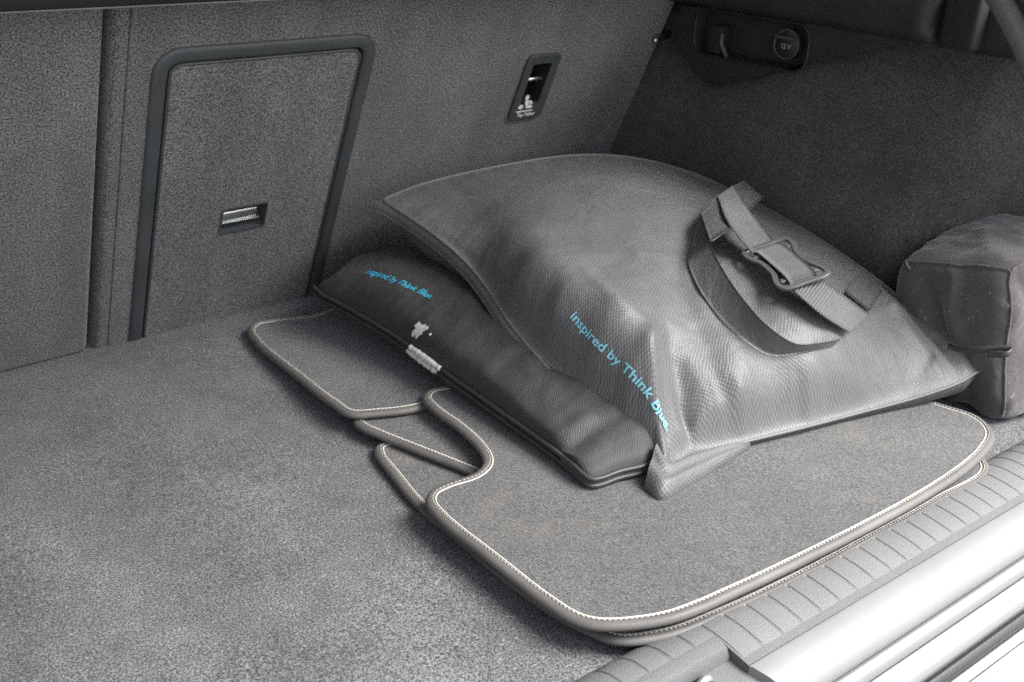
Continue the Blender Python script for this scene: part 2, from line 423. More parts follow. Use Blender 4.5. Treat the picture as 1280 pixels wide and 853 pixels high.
P2 = P + np.array([-.015, -.022, .006]); tube('aperture_seal', P2, .007, 'rubber', side, n=10)

me_ = [(-40, -60, -.66), (40, -60, -.66), (40, 60, -.66), (-40, 60, -.66)]
structure(mesh('bounce_ground', me_, [(0, 1, 2, 3)], plastic('bounce_paving', (.30, .295, .285), .9, 60, .002), smooth=False))  # unseen ground sheet, added to bounce fill light onto the seat backs
# --- unseen rest of the car round the opening, added to limit the light: opposite wall, roof lining, raised tailgate
bm = bmesh.new(); box(bm, (-.62, .30, -.02), (-.60, 1.34, .52), .004); structure(from_bm('unseen_side_wall', bm, 'trim'))  # unseen wall, added to close the boot off from side light
bm = bmesh.new(); box(bm, (-.75, .74, .76), (1.6, 2.2, .79), .008); structure(from_bm('unseen_roof_lining', bm, 'liner'))  # unseen roof, added so skylight comes in only from the rear
bm = bmesh.new(); box(bm, (-.62, 2.18, -.1), (1.6, 2.2, .75), .004); structure(from_bm('cabin_light_block', bm, 'trim'))  # made-up panel that closes the cabin off from light
tg = [(.72, .80), (.60, .93), (.42, 1.14), (.20, 1.36), (-.05, 1.52)]
V = [(x, y, z + d) for d in (0, .03) for y, z in tg for x in (-.68, 1.52)]; k = len(tg) * 2
F = [(2 * i, 2 * i + 1, 2 * i + 3, 2 * i + 2) for i in range(len(tg) - 1)]; F += [tuple(j + k for j in f[::-1]) for f in F]
tgo = mesh('unseen_tailgate', V, F, 'frame'); tag(tgo, 'unseen raised tailgate in grey plastic, added above the boot opening to shape the skylight', 'tailgate')  # unseen; added and angled to shape the skylight

# ================================================================== LOADING SILL
SLOPE = -.075
def sy(y, x): return y + SLOPE * (x - .85)
sill = thing('loading_sill', 'pale grey plastic loading sill with cross ribs along the boot opening', 'sill', (0, 0, 0))
def extr(name, prof, x0, x1, mat, nseg=30, xf=None):
    xs = np.linspace(x0, x1, nseg); k = len(prof)
    V = [((x if not xf else xf(x, y, z)), sy(y, x), z) for x in xs for y, z in prof]
    F = [(i * k + j, (i + 1) * k + j, (i + 1) * k + j + 1, i * k + j + 1) for i in range(nseg - 1) for j in range(k - 1)]
    F += [tuple(range(k)), tuple(range((nseg - 1) * k, nseg * k))[::-1]]
    o = mesh(name, V, F, mat, sill); o.data.set_sharp_from_angle(angle=RAD(35)); return o
XC = .640                                       # where the striker recess begins
band = [(.420, -.03), (.418, -.004), (.412, .008), (.402, .015), (.392, .0185), (.380, .019), (.365, .0175), (.352, .015), (.3385, .0125), (.3385, -.03)]
extr('rib_band', band, XC - .012, 1.6, 'sill')
bandL = [(.420, -.03), (.418, -.004), (.412, .008), (.402, .015), (.392, .0185), (.380, .0195), (.370, .0195), (.3615, .017), (.357, .010), (.356, -.05)]
extr('rib_band', bandL, -.5, XC - .013, 'sill', 20)
# raised ribs: pads between shallow grooves, each its own piece
def rib(x0, x1, prof, t=.0012):
    V = []; k = len(prof); F = []
    e = .0009
    cols = [(x0, 0), (x0 + e, t), (x1 - e, t), (x1, 0)]
    for x, h in cols:
        for j, (y, z) in enumerate(prof): V.append((x, sy(y, x), z - .0004 + (h if 0 < j < k - 1 else 0)))
    for i in range(3):
        for j in range(k - 1): F.append((i * k + j, (i + 1) * k + j, (i + 1) * k + j + 1, i * k + j + 1))
    return V, F
PIT = .0270
full = [(.4115, .0085), (.407, .0115), (.402, .015), (.392, .0185), (.380, .019), (.365, .0175), (.352, .015), (.3435, .0134)]
part = [(.4115, .0085), (.407, .0115), (.402, .015), (.392, .0185), (.380, .0195), (.3735, .0195)]
for i in range(-14, 33):
    x0 = .63 + i * PIT
    V, F = rib(x0, x0 + PIT - .0018, full if x0 > XC - .02 else part)
    o = mesh('rib', V, F, 'rib', sill); o.data.set_sharp_from_angle(angle=RAD(30))
# bright outer lip with a slanted end, then the stepped body flange, weatherstrip and bumper
lip = [(.3380, -.03), (.3380, .0120), (.335, .0124), (.322, .009), (.308, .0035), (.302, -.001), (.2995, -.006), (.2990, -.011), (.3015, -.02)]
extr('outer_lip', lip, XC - .012, 1.6, 'lip', 30, lambda x, y, z: x + max(0, (.338 - y)) * .35 * (1 if x < XC + .0 else 0))
fl1 = [(.3010, -.02), (.2985, -.0125), (.2955, -.0115), (.2905, -.0135), (.2875, -.0175), (.2870, -.022), (.2895, -.035)]
extr('body_flange', fl1, -.5, 1.6, 'paint')
fl2 = [(.2890, -.035), (.2865, -.0245), (.2830, -.0250), (.273, -.0335), (.2695, -.0375), (.2690, -.042), (.272, -.06)]
extr('body_step', fl2, -.5, 1.6, 'paint')
ws = [(.2710, -.06), (.2685, -.0440), (.265, -.0425), (.2600, -.0455), (.2585, -.0485), (.260, -.065)]
extr('weatherstrip', ws, -.5, 1.6, 'rubber')
ch = [(.2600, -.065), (.2580, -.0500), (.2555, -.0485), (.2515, -.0515), (.2505, -.055), (.252, -.07)]
extr('chrome_strip', ch, -.5, 1.6, 'chrome')
bp = [(.2510, -.08), (.2495, -.0565), (.235, -.058), (.20, -.066), (.14, -.08), (.09, -.11), (.06, -.16), (.05, -.25)]
extr('bumper_top', bp, -.5, 1.6, 'bumper')
# striker recess
rec = [(.3566, .006), (.335, .0035), (.315, -.002), (.3015, -.008), (.3012, -.03)]
extr('recess_floor', rec, -.5, XC + .012, 'sill', 16)
sp = at(862, 848, .006)
bm = bmesh.new(); box(bm, (sp[0] - .012, sp[1] - .02, -.01), (sp[0] + .014, sp[1] + .006, .0065), .003); from_bm('striker_pocket', bm, 'gap', sill)
tube('striker', catmull([(sp[0] - .008, sp[1] - .014, .0), (sp[0] - .007, sp[1] - .014, .009), (sp[0] + .001, sp[1] - .013, .012), (sp[0] + .009, sp[1] - .012, .009), (sp[0] + .01, sp[1] - .012, .0)], 20), .0035, 'chrome', sill)

# ================================================================== REAR SEAT BACKS
def seat_empty(name, label, x0):
    e = thing(name, label, 'seat back', (x0, SEAT_Y, 0), 'rear seat backs'); e.rotation_euler = (RAD(90) + RAKE, 0, 0); return e
def slab(name, x0, x1, y0, y1, z0, z1, r, mat, parent, seg=4):
    bm = bmesh.new(); box(bm, (x0, y0, z0), (x1, y1, z1), r, seg); return from_bm(name, bm, mat, parent)
XS0, XS1 = .4462, 1.366
sb1 = seat_empty('seat_back', 'narrow seat back panel in grey carpet, plain with no hatch', 0)
slab('carpet_panel', -.6, .4378, -.004, .60, -.10, 0, .009, 'seat', sb1)
sb2 = seat_empty('seat_back', 'wide seat back in grey carpet with a framed hatch and anchor slot', 0)
# hatch outline in seat coordinates
hx0, hx1, hv1 = .4915, .7935, seat(470, 40)[1]
FW = .0195
def ushape(x0, x1, v1, r, n=8):
    P = [(x0, -.004), (x0, v1 * .25), (x0, v1 * .5), (x0, v1 * .75)]
    P += [(x0 + r - r * math.cos(a), v1 - r + r * math.sin(a)) for a in np.linspace(0, math.pi / 2, n)]
    P += [(x0 + (x1 - x0) * t, v1) for t in (.3, .5, .7)]
    P += [(x1 - r + r * math.sin(a), v1 - r + r * math.cos(a)) for a in np.linspace(0, math.pi / 2, n)]
    P += [(x1, v1 * .75), (x1, v1 * .5), (x1, v1 * .25), (x1, -.004)]; return P
# carpet face, cut round the hatch: three slabs' worth of one continuous panel
hole = ushape(hx0 + .006, hx1 - .006, hv1 - .006, .026)
outer = [(XS0 + .008, -.004), (hole[0][0], -.004)] + hole[1:-1] + [(hole[-1][0], -.004), (XS1 - .008, -.004), (XS1 - .008, .60), (XS0 + .008, .60)]
from mathutils.geometry import tessellate_polygon
tt = [seat(*p) for p in ((660, 69), (700, 67), (629, 148), (667, 146))]
tx0, tx1 = 1.0735, 1.1385; tv0, tv1 = tt[2][1] * .5 + tt[3][1] * .5, tt[0][1] * .5 + tt[1][1] * .5
tw, th = tx1 - tx0, tv1 - tv0
ahole = rrect((tx0 + tx1) / 2 - .001, tv0 + th * .565, tw * .29, th * .315, .003, 3)
V, F = plate_with_hole([tuple(p) for p in outer], ahole, lambda p: (p[0], p[1], 0))
F = [q if (Vector(V[q[1]]) - Vector(V[q[0]])).cross(Vector(V[q[2]]) - Vector(V[q[0]])).z > 0 else q[::-1] for q in F]
n = len(V)
for xe, s in ((XS0, 1), (XS1, -1)):               # rolled carpet edges either side
    b0 = len(V)
    pr = [(xe + s * .008, 0), (xe + s * .004, -.0012), (xe + s * .001, -.005), (xe, -.01), (xe, -.12)]
    for a, zz_ in pr: V += [(a, -.004, zz_), (a, .60, zz_)]
    for j in range(4):
        q = (b0 + 2 * j, b0 + 2 * j + 1, b0 + 2 * j + 3, b0 + 2 * j + 2); F.append(q if s < 0 else q[::-1])
mesh('carpet_panel', V, F, 'seat', sb2, smooth=False)
tube('edge_crease', [(XS0 + .0185, v, .0001) for v in np.linspace(0, .6, 30)], .0012, 'trim', sb2, n=6, up=(1, 0, 0))
mesh('hatch_recess', [(hx0 - .01, -.004, -.016), (hx1 + .01, -.004, -.016), (hx1 + .01, hv1 + .01, -.016), (hx0 - .01, hv1 + .01, -.016)], [(0, 1, 2, 3)], 'gap', sb2, smooth=False)
mid_ = ushape(hx0 + FW / 2, hx1 - FW / 2, hv1 - FW / 2, .024)
mid3 = catmull([(a, b, 0) for a, b in mid_], 160)
h = FW / 2
prof = [(-h, -.015), (-h, .0005), (-h + .0012, .0028), (-h + .004, .0040), (h - .006, .0040), (h - .0025, .0030), (h - .0008, .0008), (h, -.004), (h, -.015)]
V, F = sweep(mid3, [(-a, b) for a, b in prof], up=(0, 0, 1))
fr = mesh('hatch_frame', V, F, 'frame', sb2); fr.data.set_sharp_from_angle(angle=RAD(50))
# hatch door: plastic tray edge with a carpet face
dx0, dx1, dv1 = hx0 + FW + .004, hx1 - FW - .004, hv1 - FW - .004
dp = ushape(dx0, dx1, dv1, .012)
tri = tessellate_polygon([[Vector((a, b, 0)) for a, b in dp]]); k = len(dp)
lt = [seat(*p) for p in ((277, 262), (333, 254), (274, 291), (330, 284))]
lx0, lx1 = np.mean([lt[0][0], lt[2][0]]), np.mean([lt[1][0], lt[3][0]]); lv0, lv1 = lt[2][1] * .5 + lt[3][1] * .5, lt[0][1] * .5 + lt[1][1] * .5
lh = rrect((lx0 + lx1) / 2, (lv0 + lv1) / 2, (lx1 - lx0) / 2, (lv1 - lv0) / 2, .004, 4)
V, F = plate_with_hole([tuple(p) for p in dp][::-1], lh, lambda p: (p[0], p[1], .0005))
F = [q if (Vector(V[q[1]]) - Vector(V[q[0]])).cross(Vector(V[q[2]]) - Vector(V[q[0]])).z > 0 else q[::-1] for q in F]
door = mesh('hatch_door', V, F, 'seat', sb2, smooth=False)
V, F = sweep(catmull([(a, b, 0) for a, b in dp], 140), [(-.0018, -.0145), (-.0018, .0006), (-.0006, .0016), (.0010, .0016), (.0022, .0002), (.0022, -.0145)], up=(0, 0, 1))
mesh('door_edge', V, F, 'frame', door)
k = len(lh); cxl, cvl = (lx0 + lx1) / 2, (lv0 + lv1) / 2
V = [(a, b, .0008) for a, b in lh] + [(cxl + (a - cxl) * .94, cvl + (b - cvl) * .90, -.0135) for a, b in lh] + [(cxl, cvl, -.0135)]
F = [(i, (i + 1) % k, k + (i + 1) % k, k + i)[::-1] for i in range(k)] + [(k + i, k + (i + 1) % k, 2 * k) for i in range(k)]
mesh('latch_cup', V, F, 'frame', door, smooth=False)
V, F = sweep([(a, b, .0006) for a, b in lh], [(-.001, -.001), (-.001, .0008), (.001, .0008), (.001, -.001)], closed=True); mesh('cup_edge', V, F, 'frame', door, smooth=False)
lw = lx1 - lx0; lvh = lv1 - lv0
bm = bmesh.new(); box(bm, (lx0 + .004, cvl - lvh * .10, -.012), (lx1 - lw * .17, cvl + lvh * .30, -.003), .003, 3)
from_bm('latch_lever', bm, 'chrome', door)
bm = bmesh.new(); box(bm, (lx0 + .004, cvl - lvh * .16, -.008), (lx1 - lw * .10, cvl - lvh * .11, -.002), .0008, 2)
from_bm('latch_lip', bm, 'chrome', door)
# child-seat anchor slot
tt = [seat(*p) for p in ((660, 69), (700, 67), (629, 148), (667, 146))]
tx0, tx1 = 1.0735, 1.1385; tv0, tv1 = tt[2][1] * .5 + tt[3][1] * .5, tt[0][1] * .5 + tt[1][1] * .5
tw, th = tx1 - tx0, tv1 - tv0
outer = rrect((tx0 + tx1) / 2, (tv0 + tv1) / 2, tw / 2, th / 2, .008)
hole = rrect((tx0 + tx1) / 2 - .001, tv0 + th * .565, tw * .29, th * .315, .003, 3)
V, F = plate_with_hole(outer, hole, lambda p: (p[0], p[1], .0045))
F = [q if (Vector(V[q[1]]) - Vector(V[q[0]])).cross(Vector(V[q[2]]) - Vector(V[q[0]])).z > 0 else q[::-1] for q in F]
anc = mesh('anchor_bezel', V, F, 'frame', sb2, smooth=False)
V, F = sweep([(a, b, 0) for a, b in outer], [(-.004, .0), (-.003, .003), (0, .0046), (.001, .0046), (.001, 0)], closed=True); mesh('bezel_rim', [(a, b, c) for a, b, c in V], F, 'frame', anc)
k = len(hole)
V = [(a, b, .0046) for a, b in hole] + [(a, b, -.03) for a, b in hole]; c = np.mean(hole, 0); V.append((c[0], c[1], -.03))
F = [(i, (i + 1) % k, k + (i + 1) % k, k + i)[::-1] for i in range(k)] + [(k + i, k + (i + 1) % k, 2 * k) for i in range(k)]
mesh('anchor_cup', V, F, 'gap', anc, smooth=False)
tube('anchor_bar', [(hole[0][0] - tw * .60, c[1] + .002, -.006), (hole[0][0] + .002, c[1] + .002, -.006)], .0028, 'chrome', anc, up=(0, 0, 1))
# pictogram: seated child with a strap, and the lettering
pv, pf = [], []
def blob(cx, cy, rx, ry, rot=0, n=14):
    o = len(pv); ca, sa = math.cos(rot), math.sin(rot)
    for i in range(n):
        a = 2 * math.pi * i / n; x, y = rx * math.cos(a), ry * math.sin(a); pv.append((cx + x * ca - y * sa, cy + x * sa + y * ca, .0052))
    pf.append(tuple(range(o, o + n)))
bx = tx0 + tw * .30; bv = tv0 + th * .155
blob(bx + .003, bv + .0225, .0042, .0042); blob(bx + .006, bv + .013, .0040, .0065, .5); blob(bx - .004, bv + .006, .0050, .0042)
blob(bx + .013, bv + .005, .0075, .0032, -.12); blob(bx + .014, bv + .0125, .0052, .0024, -.75)
mesh('pictogram', pv, pf, 'white_print', anc, smooth=False)
bm = bmesh.new(); box(bm, (bx - .010, bv - .0035, .0044), (bx + .024, bv - .002, .0052)); from_bm('print_line', bm, 'white_print', anc, False)
tv_, tf = text_mesh('Top Tether', .0086, .00025); tv_[:, 0] -= tv_[:, 0].mean()
mesh('anchor_lettering', [(tx0 + tw * .52 + p[0] * .92, tv0 + .0055 + p[1], .0052) for p in tv_], tf, 'white_print', anc, smooth=False)
# hinge pin at the outer edge of the wide seat back
hp = seat(824, 46)
tube('hinge_pin', [(hp[0] - .016, hp[1], -.002), (hp[0] + .03, hp[1], -.002)], .006, 'black', sb2, up=(0, 0, 1))
tube('hinge_bolt', [(hp[0] - .014, hp[1] - .004, .003), (hp[0] - .004, hp[1] - .004, .003)], .0035, 'chrome', sb2, up=(0, 0, 1))

# load cover cassette across the top of the seat backs
lc = thing('load_cover', 'black load cover cassette across the top of the seat backs', 'load cover', (0, 1.05, .468))
p0, p1 = aty(0, 18, 1.045), aty(310, 0, 1.045)
zc = (p0[2] + p1[2]) / 2
prof = [(0, 0), (-.004, .002), (-.012, .010), (-.02, .03), (-.018, .05), (-.005, .065), (.03, .07), (.06, .05), (.06, .01), (.03, 0)]
xs = np.linspace(-.6, 1.33, 20); k = len(prof)
V = [(x, a - .005, zc - .468 + b) for x in xs for a, b in prof]
F = [(i * k + j, (i + 1) * k + j, (i + 1) * k + (j + 1) % k, i * k + (j + 1) % k) for i in range(19) for j in range(k)] + [tuple(range(k)), tuple(range(19 * k, 20 * k))[::-1]]
mesh('cassette', V, F, 'black', lc)
tube('lit_edge', [(x, -.009, zc - .468 + .0005) for x in xs], .0011, 'webbing', lc)  # paler bead painting the light caught along the cassette's lower edge

# ================================================================== FLOOR MATS
def make_mat(label, vis, hidden, zf, T=.0070):
    """vis: photo outline points (px, py) of the visible rim, hidden: plan points (x, y); zf(x, y): height of the mat's underside"""
    pts = []
    for px, py in vis:
        p = at(px, py, .01)
        for _ in range(4): p = at(px, py, zf(p[0], p[1]) + T * .6)
        pts.append((p[0], p[1]))
    pts += hidden
    out = catmull(pts, 420, closed=True)
    c = out.mean(0)
    area = .5 * np.sum(out[:, 0] * np.roll(out[:, 1], -1) - np.roll(out[:, 0], -1) * out[:, 1])
    if area < 0: out = out[::-1]
    root = thing('floor_mat', label, 'floor mat', (c[0], c[1], 0), 'car floor mats stacked on the boot floor')
    off = np.array([c[0], c[1], 0])
    T3 = np.roll(out, -1, 0) - np.roll(out, 1, 0); T3 /= np.linalg.norm(T3, axis=1, keepdims=True)
    N2 = np.stack([T3[:, 1], -T3[:, 0]], 1)                   # outward for a counter-clockwise rim
    def inset(d):
        q = out - N2 * d
        for _ in range(2): q = (np.roll(q, 1, 0) + 2 * q + np.roll(q, -1, 0)) / 4
        return q
    def lift(q, dz): return np.c_[q, np.array([zf(a, b) for a, b in q]) + dz] - off
    # binding: a folded strip over the rim
    ring = [(.0104, .0004, 0), (.0036, -.0002, 0), (.0010, .0010, 0), (0, .0032, 0), (.0005, T - .0016, 0), (.0022, T + .0003, 0), (.0052, T + .0013, 0), (.0081, T + .0011, 0), (.0099, T + .0000, 0)]
    ub = np.array([.0007 * noise.noise((i * .11, c[0] * 50, 0)) for i in range(len(out))])[:, None]; ub *= np.minimum(1, np.minimum(np.arange(len(out)), len(out) - 1 - np.arange(len(out))) / 10)[:, None]
    R_ = [lift(inset(d) + N2 * ub * (1 if dz > .002 else .3), dz) for d, dz, _ in ring]; n = len(out); k = len(R_)
    V = np.stack(R_, 1).reshape(-1, 3)
    F = [(i * k + j, ((i + 1) % n) * k + j, ((i + 1) % n) * k + j + 1, i * k + j + 1) for i in range(n) for j in range(k - 1)]
    mesh('binding', V, F, 'binding', root)
    tube('cord', lift(inset(.0107), T + .0001), .0009, 'thread', root, closed=True, n=6)
    # stitches along the crown of the binding
    S = lift(inset(.0077), T + .0013); L = np.r_[0, np.cumsum(np.linalg.norm(np.diff(np.vstack([S, S[:1]]), axis=0), axis=1))]
    SS = np.vstack([S, S[:1]]); parts = []; t = 0
    while t < L[-1] - .004:
        a = np.array([np.interp(t, L, SS[:, j]) for j in range(3)]); b = np.array([np.interp(t + .0033, L, SS[:, j]) for j in range(3)])
        parts.append(sweep(np.array([a, (a + b) / 2 + [0, 0, .0003], b]), circ(.0006, 5))); t += .0047 + random.uniform(-.0003, .0003)
    V, F = join(parts); st = mesh('stitching', V, F, 'stitch', root); st['kind'] = 'stuff'
    # velour field
    rim = inset(.0095)[::3]; n = len(rim)
    g = .011; xs = np.arange(rim[:, 0].min(), rim[:, 0].max(), g); ys = np.arange(rim[:, 1].min(), rim[:, 1].max(), g)
    gp = [Vector((x + random.uniform(-.002, .002), y + random.uniform(-.002, .002))) for x in xs for y in ys]
    v, _, f, *_ = delaunay_2d_cdt([Vector(p) for p in rim] + gp, [(i, (i + 1) % n) for i in range(n)], [], 1, 1e-6)
    V = [(p.x - c[0], p.y - c[1], zf(p.x, p.y) + T + .0009 * noise.noise((p.x * 14, p.y * 14, T * 900))) for p in v]
    mesh('velour', V, [tuple(q) for q in f], 'velour', root)
    rim = inset(.006); V = lift(rim, .0005)
    me = mesh('backing', V, [tuple(range(len(rim)))[::-1]], 'rubber', root, smooth=False)
    return root
def wob(a, s=3): return lambda x, y: a * noise.noise((x * s, y * s, a * 1e4))
w1, w2, w3, w4 = wob(.001), wob(.0012), wob(.0013), wob(.0016)
zE = lambda x, y: .0012 + .0105 * min(1, max(0, (.50 - y) / .07))
zD = lambda x, y: .0105
zC = lambda x, y: .0200 - .0165 * min(1, max(0, (y - .93) / .22)) ** 1.0 + .4 * w3(x, y)
zA = lambda x, y: .0300 + .003 * min(1, max(0, (.52 - y) / .1)) + w4(x, y) - .006 * min(1, max(0, (.62 - x) / .1)) - .008 * min(1, max(0, (x - 1.02) / .16)) ** 1.5
make_mat('velour floor mat at the bottom of the stack, its rim touching the sill',
         [(1238, 586), (1180, 630), (1085, 684), (1003, 728), (910, 772), (836, 800), (775, 806), (742, 796), (640, 735), (560, 668), (520, 635), (487, 595), (468, 570), (470, 558)],
         [(.66, .84), (.80, .87), (1.08, .85), (1.15, .62), (1.165, .50)], zE)
make_mat('velour floor mat second from the bottom of the stack, showing one slanting taupe rim',
         [(640, 615), (585, 592), (520, 566), (470, 546), (447, 535), (441, 526)],
         [(.66, .93), (.80, .97), (1.05, .92), (1.08, .66), (.84, .62)], zD)
make_mat('velour floor mat reaching towards the hatch, third in the stack under the pouch',
         [(395, 393), (345, 400), (318, 405), (308, 414), (318, 431), (365, 470), (410, 505), (437, 521), (470, 520), (528, 512)],
         [(.80, .87), (1.08, .86), (1.12, .95), (1.12, 1.16), (1.04, 1.235), (.85, 1.242)], zC)
make_mat('large velour floor mat on top of the stack under both black bags, with notched rim',
         [(562, 483), (543, 486), (531, 491), (527, 500), (540, 515), (572, 538), (596, 562), (604, 580), (592, 594), (560, 604), (536, 616), (531, 630), (548, 652), (610, 702), (680, 757), (715, 779), (745, 787), (790, 786), (850, 775), (930, 741), (1003, 706), (1080, 667), (1153, 627), (1205, 593), (1235, 566), (1243, 543), (1222, 522), (1165, 503)],
         [(1.19, .62), (1.17, .80), (1.10, .875), (.95, .895), (.80, .905)], zA)

# ================================================================== SOFT BAGS
TOPM = .040                                     # top of the mat stack
def pillow(u, v, p=.45): return (np.clip(np.sin(np.pi * u) * np.sin(np.pi * v), 0, 1)) ** p
def bag_mesh(name, G, uv, nu, nv, mat, parent, flip=False):
    return mesh(name, G.reshape(-1, 3), grid_faces(nu, nv, flip=flip), mat, parent, uv=uv.reshape(-1, 2))
def nz(q, s, seed=0.0): return np.array([noise.noise((a * s, b * s, seed)) for a, b in q])

# ---- slim zipped pouch
po = thing('zipped_pouch', 'slim black zipped pouch with blue lettering and white residue near its zip', 'pouch', (.72, .88, .04))
PO = np.array([.72, .88, .04])
A_ = lambda px, py, z: at(px, py, z)
front = catmull([A_(722, 588, .050), A_(690, 563, .052), A_(640, 527, .055), A_(560, 470, .060), A_(490, 420, .064), A_(430, 385, .066), A_(402, 370, .066), A_(393, 361, .067)], 140)
sideN = catmull([A_(722, 588, .050), A_(738, 602, .046), A_(775, 592, .046), A_(812, 581, .047), (.815, .622, .05), (.90, .635, .05)], 60)
back = catmull([sideN[-1], (.95, .70, .055), (.96, .9, .06), (.955, 1.06, .062), (.94, 1.165, .066)], 140)
sideF = catmull([front[-1], A_(420, 346, .080), (.80, 1.185, .080), (.88, 1.18, .072), back[-1]], 60)
NU, NV = 140, 60
B = coons(front, back, sideN, sideF)
u = np.linspace(0, 1, NU)[:, None] * np.ones((1, NV)); v = np.ones((NU, 1)) * np.linspace(0, 1, NV)[None]
pil = pillow(u, v, .42)
q = B[..., :2].reshape(-1, 2)
wr = ((.4 - np.abs(nz(q, 15, 11))) * .006 + nz(q, 18, 3) * .004 + nz(q, 40, 8) * .0024 + nz(q, 90, 6) * .0009).reshape(NU, NV)
# tension puckers radiating from the zip seam
ph = u * 46 + 2.2 * np.sin(u * 9); puck = np.sin(ph * 2 * np.pi / 2.3) * np.exp(-v / .13) * .0042 * (nz(np.c_[u.ravel() * 14, u.ravel() * 0], 1, 5).reshape(NU, NV) * 1.2 + .5)
HT = .054
pinch = -.017 * np.exp(-((u - .075 - .05 * v) / .018) ** 2) * np.exp(-(v / .25) ** 2) + .004 * np.exp(-((u - .03) / .02) ** 2) * np.exp(-(v / .3) ** 2)
top = B.copy(); top[..., 2] += HT * pil + pinch * np.minimum(1, pil * 1.6) + (wr + puck) * np.minimum(1, pil * 1.3)
bot = B.copy(); bot[..., 2] = np.maximum(B[..., 2] - .05 * pil, np.minimum(TOPM + .0005, B[..., 2] - .001))
mm = B[..., 1] > .93; bot[..., 2] = np.where(mm, np.maximum(B[..., 2] - .05 * pil, np.minimum(B[..., 2] - .001, .034 - .012 * np.clip((B[..., 1] - .93) / .2, 0, 1))), bot[..., 2])
UVp = np.stack([u * .56, v * .24], -1)
bag_mesh('top_panel', top - PO, UVp, NU, NV, 'pouch', po); bag_mesh('bottom_panel', bot - PO, UVp, NU, NV, 'pouch', po, True)
# zip: two corded edges with the tape between them, round the near corner
zp = np.vstack([front[::-1], sideN[1:30]]); zp = catmull(zp[::3], 220)
Tn, Sn, Nn = frames(zp); outw = Sn * 1.0
if ((zp + outw * .02 - np.array([.82, .88, .05]))[60, :2] ** 2).sum() < ((zp[60] - np.array([.82, .88, .05]))[:2] ** 2).sum(): outw = -outw
tube('zip_cord', zp - PO + outw * .0012 + [0, 0, .0036], .0026, 'piping', po, n=8)
tube('zip_cord', zp - PO + outw * .0016 + [0, 0, -.0042], .0026, 'piping', po, n=8)
V, F = sweep(zp - PO + outw * .0004, [(-.001, -.0042), (.001, -.0042), (.001, .0036), (-.001, .0036)]); mesh('zip_tape', V, F, 'zip', po)
bm = bmesh.new(); Lz = np.r_[0, np.cumsum(np.linalg.norm(np.diff(zp, axis=0), axis=1))]
parts = []
for t in np.arange(Lz[-1] - .145, Lz[-1] - .002, .0021):
    p = np.array([np.interp(t, Lz, zp[:, j] + outw[:, j] * .0014) for j in range(3)]) - PO
    d = np.array([np.interp(t, Lz, Tn[:, j]) for j in range(3)]); parts.append(sweep(np.array([p - d * .0006, p + d * .0006]), [(-.0009, -.0018), (.0009, -.0018), (.0009, .0018), (-.0009, .0018)]))
bm.free(); V, F = join(parts); tz = mesh('zip_teeth', V, F, 'zipteeth', po, smooth=False); tz['kind'] = 'stuff'
def on_panel(Gt, nu, nv):
    from mathutils.bvhtree import BVHTree
    return BVHTree.FromPolygons([Vector(p) for p in Gt.reshape(-1, 3)], grid_faces(nu, nv))
def drape(tree, xy, off):
    out = []
    for x, y in xy:
        hit, nrm, *_ = tree.ray_cast(Vector((x, y, 1)), Vector((0, 0, -1)))
        if hit is None:
            hit, nrm, *_ = tree.find_nearest(Vector((x, y, .06)))
        if nrm.z < 0: nrm = -nrm
        out.append(hit + nrm * off)
    return out
def hit_px(tree, px, py):
    h, *_ = tree.ray_cast(Vector(C0), Vector(ray(px, py)).normalized()); return h
tp = on_panel(top, NU, NV)
def lettering(name, text, tree, path, height, mat, parent, org, bold, off=.0006, shear=0):
    """print a line of text on a cloth panel along a baseline that follows the cloth"""
    tv, tf = text_mesh(text, 1.0, bold); tv[:, 0] -= tv[:, 0].min(); W = tv[:, 0].max()
    P = catmull(np.array(path, float), 60); base = np.array([hit_px(tree, *p) for p in P])
    for _ in range(6): base[1:-1] = (base[:-2] + 2 * base[1:-1] + base[2:]) / 4
    L = np.r_[0, np.cumsum(np.linalg.norm(np.diff(base, axis=0), axis=1))]; Tg = np.gradient(base, axis=0)
    Nm = np.array([(lambda n_: n_ if n_.z > 0 else -n_)(tree.find_nearest(Vector(p))[1]) for p in base])
    for _ in range(10): Nm[1:-1] = (Nm[:-2] + 2 * Nm[1:-1] + Nm[2:]) / 4
    Up = np.cross(Nm, Tg); Up /= np.linalg.norm(Up, axis=1, keepdims=True)
    V = []
    for x, y, _ in tv:
        t = (x + shear * y) / W * L[-1]
        p = Vector([np.interp(t, L, base[:, j]) + y * height * np.interp(t, L, Up[:, j]) for j in range(3)])
        h_, n_, *_ = tree.find_nearest(p); n_ = n_ if n_.z > 0 else -n_
        V.append(np.array(h_ + n_ * off) - org)
    return mesh(name, V, tf, mat, parent, smooth=False)
lettering('blue_lettering', 'inspired by Think Blue.', tp, [(456, 342), (480, 349), (510, 361), (537, 374)], .0155, 'cyan_print', po, PO, .014)
